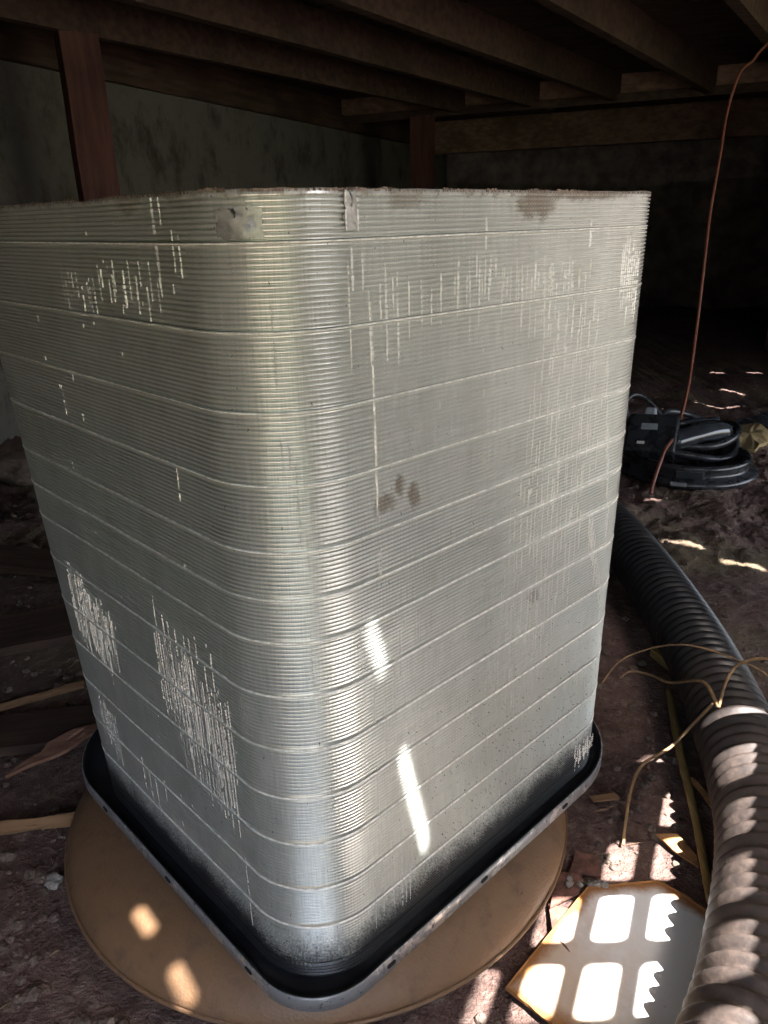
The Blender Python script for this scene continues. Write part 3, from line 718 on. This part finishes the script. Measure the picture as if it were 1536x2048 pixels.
# khaki card and strap
def slab(name, poly, z, th, mat, label, cat, group=None, bend=0.0):
    cx = sum(p[0] for p in poly) / len(poly); cy = sum(p[1] for p in poly) / len(poly); n = len(poly); vs = []; fs = []
    dens = []
    for i in range(n):
        a = Vector(poly[i]); b = Vector(poly[(i + 1) % n])
        for k in range(5): dens.append(a.lerp(b, k / 5))
    m = len(dens); g0 = max(gh(p.x, p.y) for p in dens)
    for L_ in (1, .55, .02):
        for p in dens:
            x, y = (p.x - cx) * L_, (p.y - cy) * L_; vs.append((x, y, max(0, g0) + z + bend * fnoise(x * 14, y * 14, cx * 9)))
    for j in range(2):
        for i in range(m): fs.append((j * m + i, j * m + (i + 1) % m, (j + 1) * m + (i + 1) % m, (j + 1) * m + i))
    b0_ = len(vs)
    vs += [(x, y, zz - th) for x, y, zz in vs]
    for j in range(2):
        for i in range(m): fs.append((b0_ + (j + 1) * m + i, b0_ + (j + 1) * m + (i + 1) % m, b0_ + j * m + (i + 1) % m, b0_ + j * m + i))
    for i in range(m): fs.append((i, b0_ + i, b0_ + (i + 1) % m, (i + 1) % m))
    fs += [tuple(2 * m + i for i in range(m)), tuple(b0_ + 2 * m + i for i in range(m))[::-1]]
    o = mesh_obj(name, vs, fs, M[mat]); o.location = (cx, cy, 0); return tag(o, label, cat, group)
slab('cardboard_piece', [(1.30, 2.70), (1.35, 2.64), (1.53, 2.86), (1.50, 3.0), (1.42, 2.98)], .035, .012, 'card', 'khaki piece of card beside the black tub', 'cardboard', bend=.02)
slab('rubber_mat_scrap', [(1.45, 3.05), (1.62, 2.88), (1.9, 3.0), (1.7, 3.2)], .03, .012, 'black', 'black rubber scrap behind the khaki card', 'rubber scrap', bend=.02)

# ------------------------------------------------------------------ orange cord
wp = [(1.611, 3.55, 1.4935), (1.56, 3.52, 1.45), (1.529, 3.5, 1.416), (1.463, 3.45, 1.369), (1.411, 3.4, 1.231), (1.362, 3.3, 1.061), (1.31, 3.2, .841), (1.271, 3.1, .603), (1.23, 3.0, .387), (1.163, 2.85, .223), (1.038, 2.6, .128), (.936, 2.42, .115), (.875, 2.325, .04), (.858, 2.29, .012)]
mb = MB(); mb.tube(spline(wp, 8), .0058, 10); tag(mb.build('hanging_cord', M['cord'], None, True), 'orange-brown cord hanging from the floor beam down to the tub', 'cord')

# ------------------------------------------------------------------ litter
def tubed(name, pts, r0, r1, mat, label, cat, group=None, n=8):
    p = spline(pts, n); k = len(p); mb = MB(); b = Vector(pts[0]); b.z = 0
    mb.tube([q - b for q in p], [r0 + (r1 - r0) * i / (k - 1) * 1.0 + r0 * .15 * fnoise(i * .9, r0 * 900) for i in range(k)], 7)
    o = mb.build(name, M[mat], None, True); o.location = b; return tag(o, label, cat, group)
tubed('dry_vine', [(.333, .847, .004), (.345, .879, .01), (.374, .946, .015), (.408, .997, .02), (.462, 1.026, .03), (.496, 1.031, .07), (.511, 1.004, .131)], .0022, .0028, 'twig', 'thin dry vine curling down from the pipe to the dirt', 'vine', 'dry vines by the pipe')
tubed('dry_vine', [(.515, .993, .134), (.535, 1.024, .15), (.556, 1.043, .17), (.573, 1.032, .19), (.593, 1.018, .2), (.626, .986, .2), (.68, .95, .10), (.72, .93, .0)], .0024, .0024, 'twig', 'dry vine arching up off the pipe and out of the picture', 'vine', 'dry vines by the pipe')
tubed('dry_vine', [(.514, .992, .132), (.517, 1.063, .131), (.509, 1.167, .06), (.5, 1.238, .03), (.478, 1.279, .012), (.453, 1.267, .006)], .0032, .0016, 'twig', 'straight dry vine lying against the side of the pipe', 'vine', 'dry vines by the pipe')
tubed('dry_vine', [(.414, 1.253, .004), (.447, 1.258, .05), (.493, 1.235, .09), (.525, 1.181, .13), (.558, 1.137, .145), (.589, 1.092, .15), (.614, 1.046, .15), (.66, .98, .10), (.70, .93, .0)], .0018, .0014, 'twig', 'hair-thin pale vine looping over the pipe', 'vine', 'dry vines by the pipe')
tubed('cane_stick', [(.531, 1.216, .008), (.486, 1.041, .009), (.465, .944, .010), (.446, .862, .010), (.415, .742, .009)], .0075, .0055, 'bamboo', 'yellow cane stick lying beside the pipe', 'stick')
slab('bark_chunk', [(.538, 1.345), (.548, 1.315), (.572, 1.268), (.592, 1.272), (.575, 1.30), (.562, 1.345)], .022, .018, 'bamboo', 'yellow-brown bark chunk against the pipe', 'bark', bend=.012)
chips = [('curled bright leaf in the sun beside the cane stick', 'leaf', [(.385, .865), (.40, .835), (.425, .805), (.43, .825), (.415, .86)], .012),
         ('small red-brown shard touching the plate corner', 'terracotta', [(.205, .74), (.25, .765), (.262, .80), (.225, .80)], .004),
         ('red-brown shard on the dirt above the plate', 'terracotta', [(.245, .80), (.285, .79), (.29, .825), (.262, .835)], .004),
         ('pointed dark shard beside the cushion and plate', 'terracotta', [(.20, .70), (.215, .675), (.235, .74), (.205, .75)], .004),
         ('straw-coloured splinter on the dirt under the pan corner', 'batten', [(.31, .945), (.315, .935), (.355, .938), (.35, .95)], .004),
         ('orange leaf blade between the cane and the pipe', 'leaf', [(.475, .985), (.485, .98), (.50, .90), (.492, .90)], .01)]
for lab, mt_, poly, bd_ in chips:
    slab('dry_leaf' if mt_ == 'leaf' else 'splinter' if mt_ == 'batten' else 'shard', poly, .006, .003, mt_, lab, 'leaf' if mt_ == 'leaf' else 'splinter' if mt_ == 'batten' else 'shard', bend=bd_)
def rock(mb, c, r, sq=.7, seed=0):
    bm = bmesh.new(); bmesh.ops.create_icosphere(bm, subdivisions=3 if r > .009 else 2 if r > .003 else 1, radius=r)
    vs = []
    for v_ in bm.verts:
        k = 1 + .45 * fnoise(v_.co.x / r * 1.3 + seed, v_.co.y / r * 1.3, v_.co.z / r * 1.3 + seed) + .2 * fnoise(v_.co.x / r * 4 + seed, v_.co.y / r * 4, v_.co.z / r * 4); vs.append(Vector((v_.co.x * k, v_.co.y * k, v_.co.z * k * sq)) + Vector(c))
    fs = [tuple(v_.index for v_ in f.verts) for f in bm.faces]; bm.free(); mb.add(vs, fs)
mb = MB()
def clear(x, y):
    if math.hypot(x + .106, y - .93) < .385: return False
    if math.hypot(x - .30, y - .64) < .17: return False
    if math.hypot(x - 1.07, y - 2.54) < .25: return False
    return min(math.hypot(x - p.x, y - p.y) for p in pts[::40]) > .08
cnt = 0
while cnt < 2600:
    y = .55 + 3.2 * random.random() ** 1.8; x = random.uniform(-.62 * y - .1, .62 * y + .1)
    if not clear(x, y): continue
    r = random.choice((.001, .0015, .0015, .002, .002, .003, .003, .005, .007)) * (1 + .5 * random.random()); rock(mb, (x, y, gh(x, y) + r * .3), r, .7, cnt * 1.7); cnt += 1
tag(mb.build('dirt_crumbs', M['stone']), 'small dirt crumbs scattered over the ground', 'dirt', kind='stuff')
mb = MB(); cnt = 0
while cnt < 320:
    y = .58 + 2.4 * random.random() ** 1.6; x = random.uniform(-.62 * y - .1, .62 * y + .1)
    if not clear(x, y): continue
    a = random.uniform(0, 6.28); L_ = random.uniform(.008, .035); w = random.uniform(.0006, .0024); d = Vector((math.cos(a), math.sin(a), random.uniform(-.1, .25))); s_ = Vector((-d.y, d.x, 0))
    c = Vector((x, y, gh(x, y) + .004)); q_ = [c - d * L_ / 2, c + s_ * w / 2, c + d * L_ / 2, c - s_ * w / 2 + Vector((0, 0, .002))]
    mb.add(q_ + [p - Vector((0, 0, .0008)) for p in q_], [(0, 1, 2, 3), (7, 6, 5, 4), (0, 4, 5, 1), (1, 5, 6, 2), (2, 6, 7, 3), (3, 7, 4, 0)]); cnt += 1
tag(mb.build('leaf_litter', M['litter']), 'bits of straw and dead leaf over the dirt', 'leaf litter', kind='stuff')
mb = MB()
for i in range(9): rock(mb, (.258 + .02 * rr(-1, 1.6), .776 + .008 * rr(-1, 1.2), .010), rr(.002, .0065), .6, i * 3)
mb2 = mb
o = mb.build('mortar_lump', M['mortar']); tag(o, 'grey lump of crumbled mortar on the top corner of the plate', 'mortar')
# battens and torn wood at the left
def plank(name, p0_, p1_, w, h, z, mat, label, cat, group=None, jit=.0015, roll=0.0):
    p0_ = Vector((*p0_, 0)); p1_ = Vector((*p1_, 0)); c = (p0_ + p1_) / 2; mb = MB()
    u_ = Vector((math.sin(roll) * (p1_ - p0_).normalized().y, -math.sin(roll) * (p1_ - p0_).normalized().x, math.cos(roll)))
    mb.beam(p0_ - c + Vector((0, 0, z)), p1_ - c + Vector((0, 0, z)), w, h, upv=u_, seg=14, jit=jit)
    ang = math.atan2((p1_ - p0_).y, (p1_ - p0_).x); o = mb.build(name, M[mat]); o.data.transform(Matrix.Rotation(-ang, 4, 'Z')); o.rotation_euler = (0, 0, ang); o.location = c
    return tag(o, label, cat, group)
plank('pine_batten', (-.98, .835), (-.415, .928), .016, .014, .011, 'batten', 'split pine batten ending at the left edge of the cushion', 'batten', 'battens left of the coil', .0018, .5)
plank('pine_batten', (-1.05, 1.04), (-.60, 1.285), .011, .010, .010, 'batten', 'thin pine batten farther left, in front of the dark plank', 'batten', 'battens left of the coil', .0015, .4)
plank('dark_plank', (-1.5, 1.22), (-.55, 1.60), .16, .02, .012, 'darkwood', 'wide dirty dark plank lying left of the coil', 'plank', 'dark planks left of the coil')
plank('dark_plank', (-1.5, 1.0), (-.52, 1.155), .10, .018, .010, 'darkwood', 'narrow dirty dark plank behind the torn orange wood', 'plank', 'dark planks left of the coil')
plank('dark_plank', (-1.3, 1.95), (-.5, 1.75), .12, .02, .02, 'darkwood', 'dark plank lying deep in the shade near the wall', 'plank', 'dark planks left of the coil')
slab('torn_wood', [(-.628, 1.008), (-.612, 1.035), (-.592, 1.062), (-.590, 1.085), (-.575, 1.10), (-.545, 1.122), (-.508, 1.158), (-.512, 1.12), (-.518, 1.108), (-.545, 1.075), (-.58, 1.042)], .022, .006, 'flake', 'torn sliver of orange-pink wood beside the pan', 'wood sliver', bend=.012)
slab('torn_wood', [(-.69, 1.02), (-.66, 1.005), (-.63, .985), (-.64, 1.0)], .018, .005, 'flake', 'tiny torn wood sliver at the left edge of the picture', 'wood sliver', bend=.008)
for i, (x, y, r, lab) in enumerate(((-1.30, 2.62, .10, 'largest dark rubble lump at the foot of the wall'), (-1.12, 2.42, .06, 'rubble lump in front of the largest one by the wall'), (-1.22, 2.15, .05, 'low rubble lump on the dirt left of the coil'), (-1.02, 1.98, .04, 'small rubble lump behind the dark plank'))):
    mb = MB(); rock(mb, (0, 0, r * .25), r, .55, i * 5.3); o = mb.build('rubble_lump', M['stone'], None, True); o.location = (x, y, gh(x, y)); tag(o, lab, 'rubble', 'rubble by the wall')
mb = MB(); rock(mb, (0, 0, .006), .012, .8, 3); o = mb.build('pale_pebble', M['mortar']); o.location = (-.472, .81, gh(-.472, .81)); tag(o, 'pale crumbly pebble beside the left edge of the cushion', 'pebble')
mb = MB()
for i in range(9):
    a = i * 2.4; L_ = rr(.006, .012); d = Vector((math.cos(a), math.sin(a), .5)); s_ = Vector((-d.y, d.x, 0)) * .4; b_ = Vector((rr(-.006, .006), rr(-.004, .004), .001))
    mb.add([b_, b_ + d * L_ * .5 + s_ * L_, b_ + d * L_, b_ + d * L_ * .5 - s_ * L_], [(0, 1, 2, 3)])
o = mb.build('seedling', M['green']); o.location = (.012, .565, gh(.012, .565)); tag(o, 'tiny green seedling at the front foot of the cushion', 'seedling')

# ------------------------------------------------------------------ shrubs outside, behind the viewer (seen only as green in the fins)
def shrub(x, y, h, w, label):
    e = empty('garden_shrub', (x, y, 0)); tag(e, label, 'shrub', 'shrubs on the lawn')
    mb = MB()
    for i in range(7):
        a = i * .9; mb.tube([(0, 0, 0), (math.cos(a) * w * .25, math.sin(a) * w * .25, h * .5), (math.cos(a) * w * .4, math.sin(a) * w * .4, h * .85)], [.03, .02, .006], 6)
    mb.build('stem', M['bark'], e)
    mb = MB()
    for i in range(2600):
        a = rr(0, 6.28); t = rr(.12, 1); r = w * .5 * math.sqrt(random.random()) * math.sin(math.pi * min(.97, t * .9 + .05)) ** .6; c = Vector((math.cos(a) * r, math.sin(a) * r, h * t))
        d = Vector((rr(-1, 1), rr(-1, 1), rr(-.6, 1))).normalized(); s_ = d.cross(Vector((rr(-1, 1), rr(-1, 1), 1))).normalized() * .035; L_ = rr(.07, .12)
        mb.add([c, c + d * L_ * .5 + s_, c + d * L_, c + d * L_ * .5 - s_], [(0, 1, 2, 3)])
    mb.build('foliage', M['bush'], e)
shrub(-1.3, -2.9, 1.5, 1.5, 'tall shrub on the lawn behind the viewer, to the left')
shrub(.25, -3.3, 1.0, 1.6, 'broad shrub on the lawn straight behind the viewer')
shrub(2.2, -3.0, 1.7, 1.5, 'tall shrub on the lawn behind the viewer, to the right')
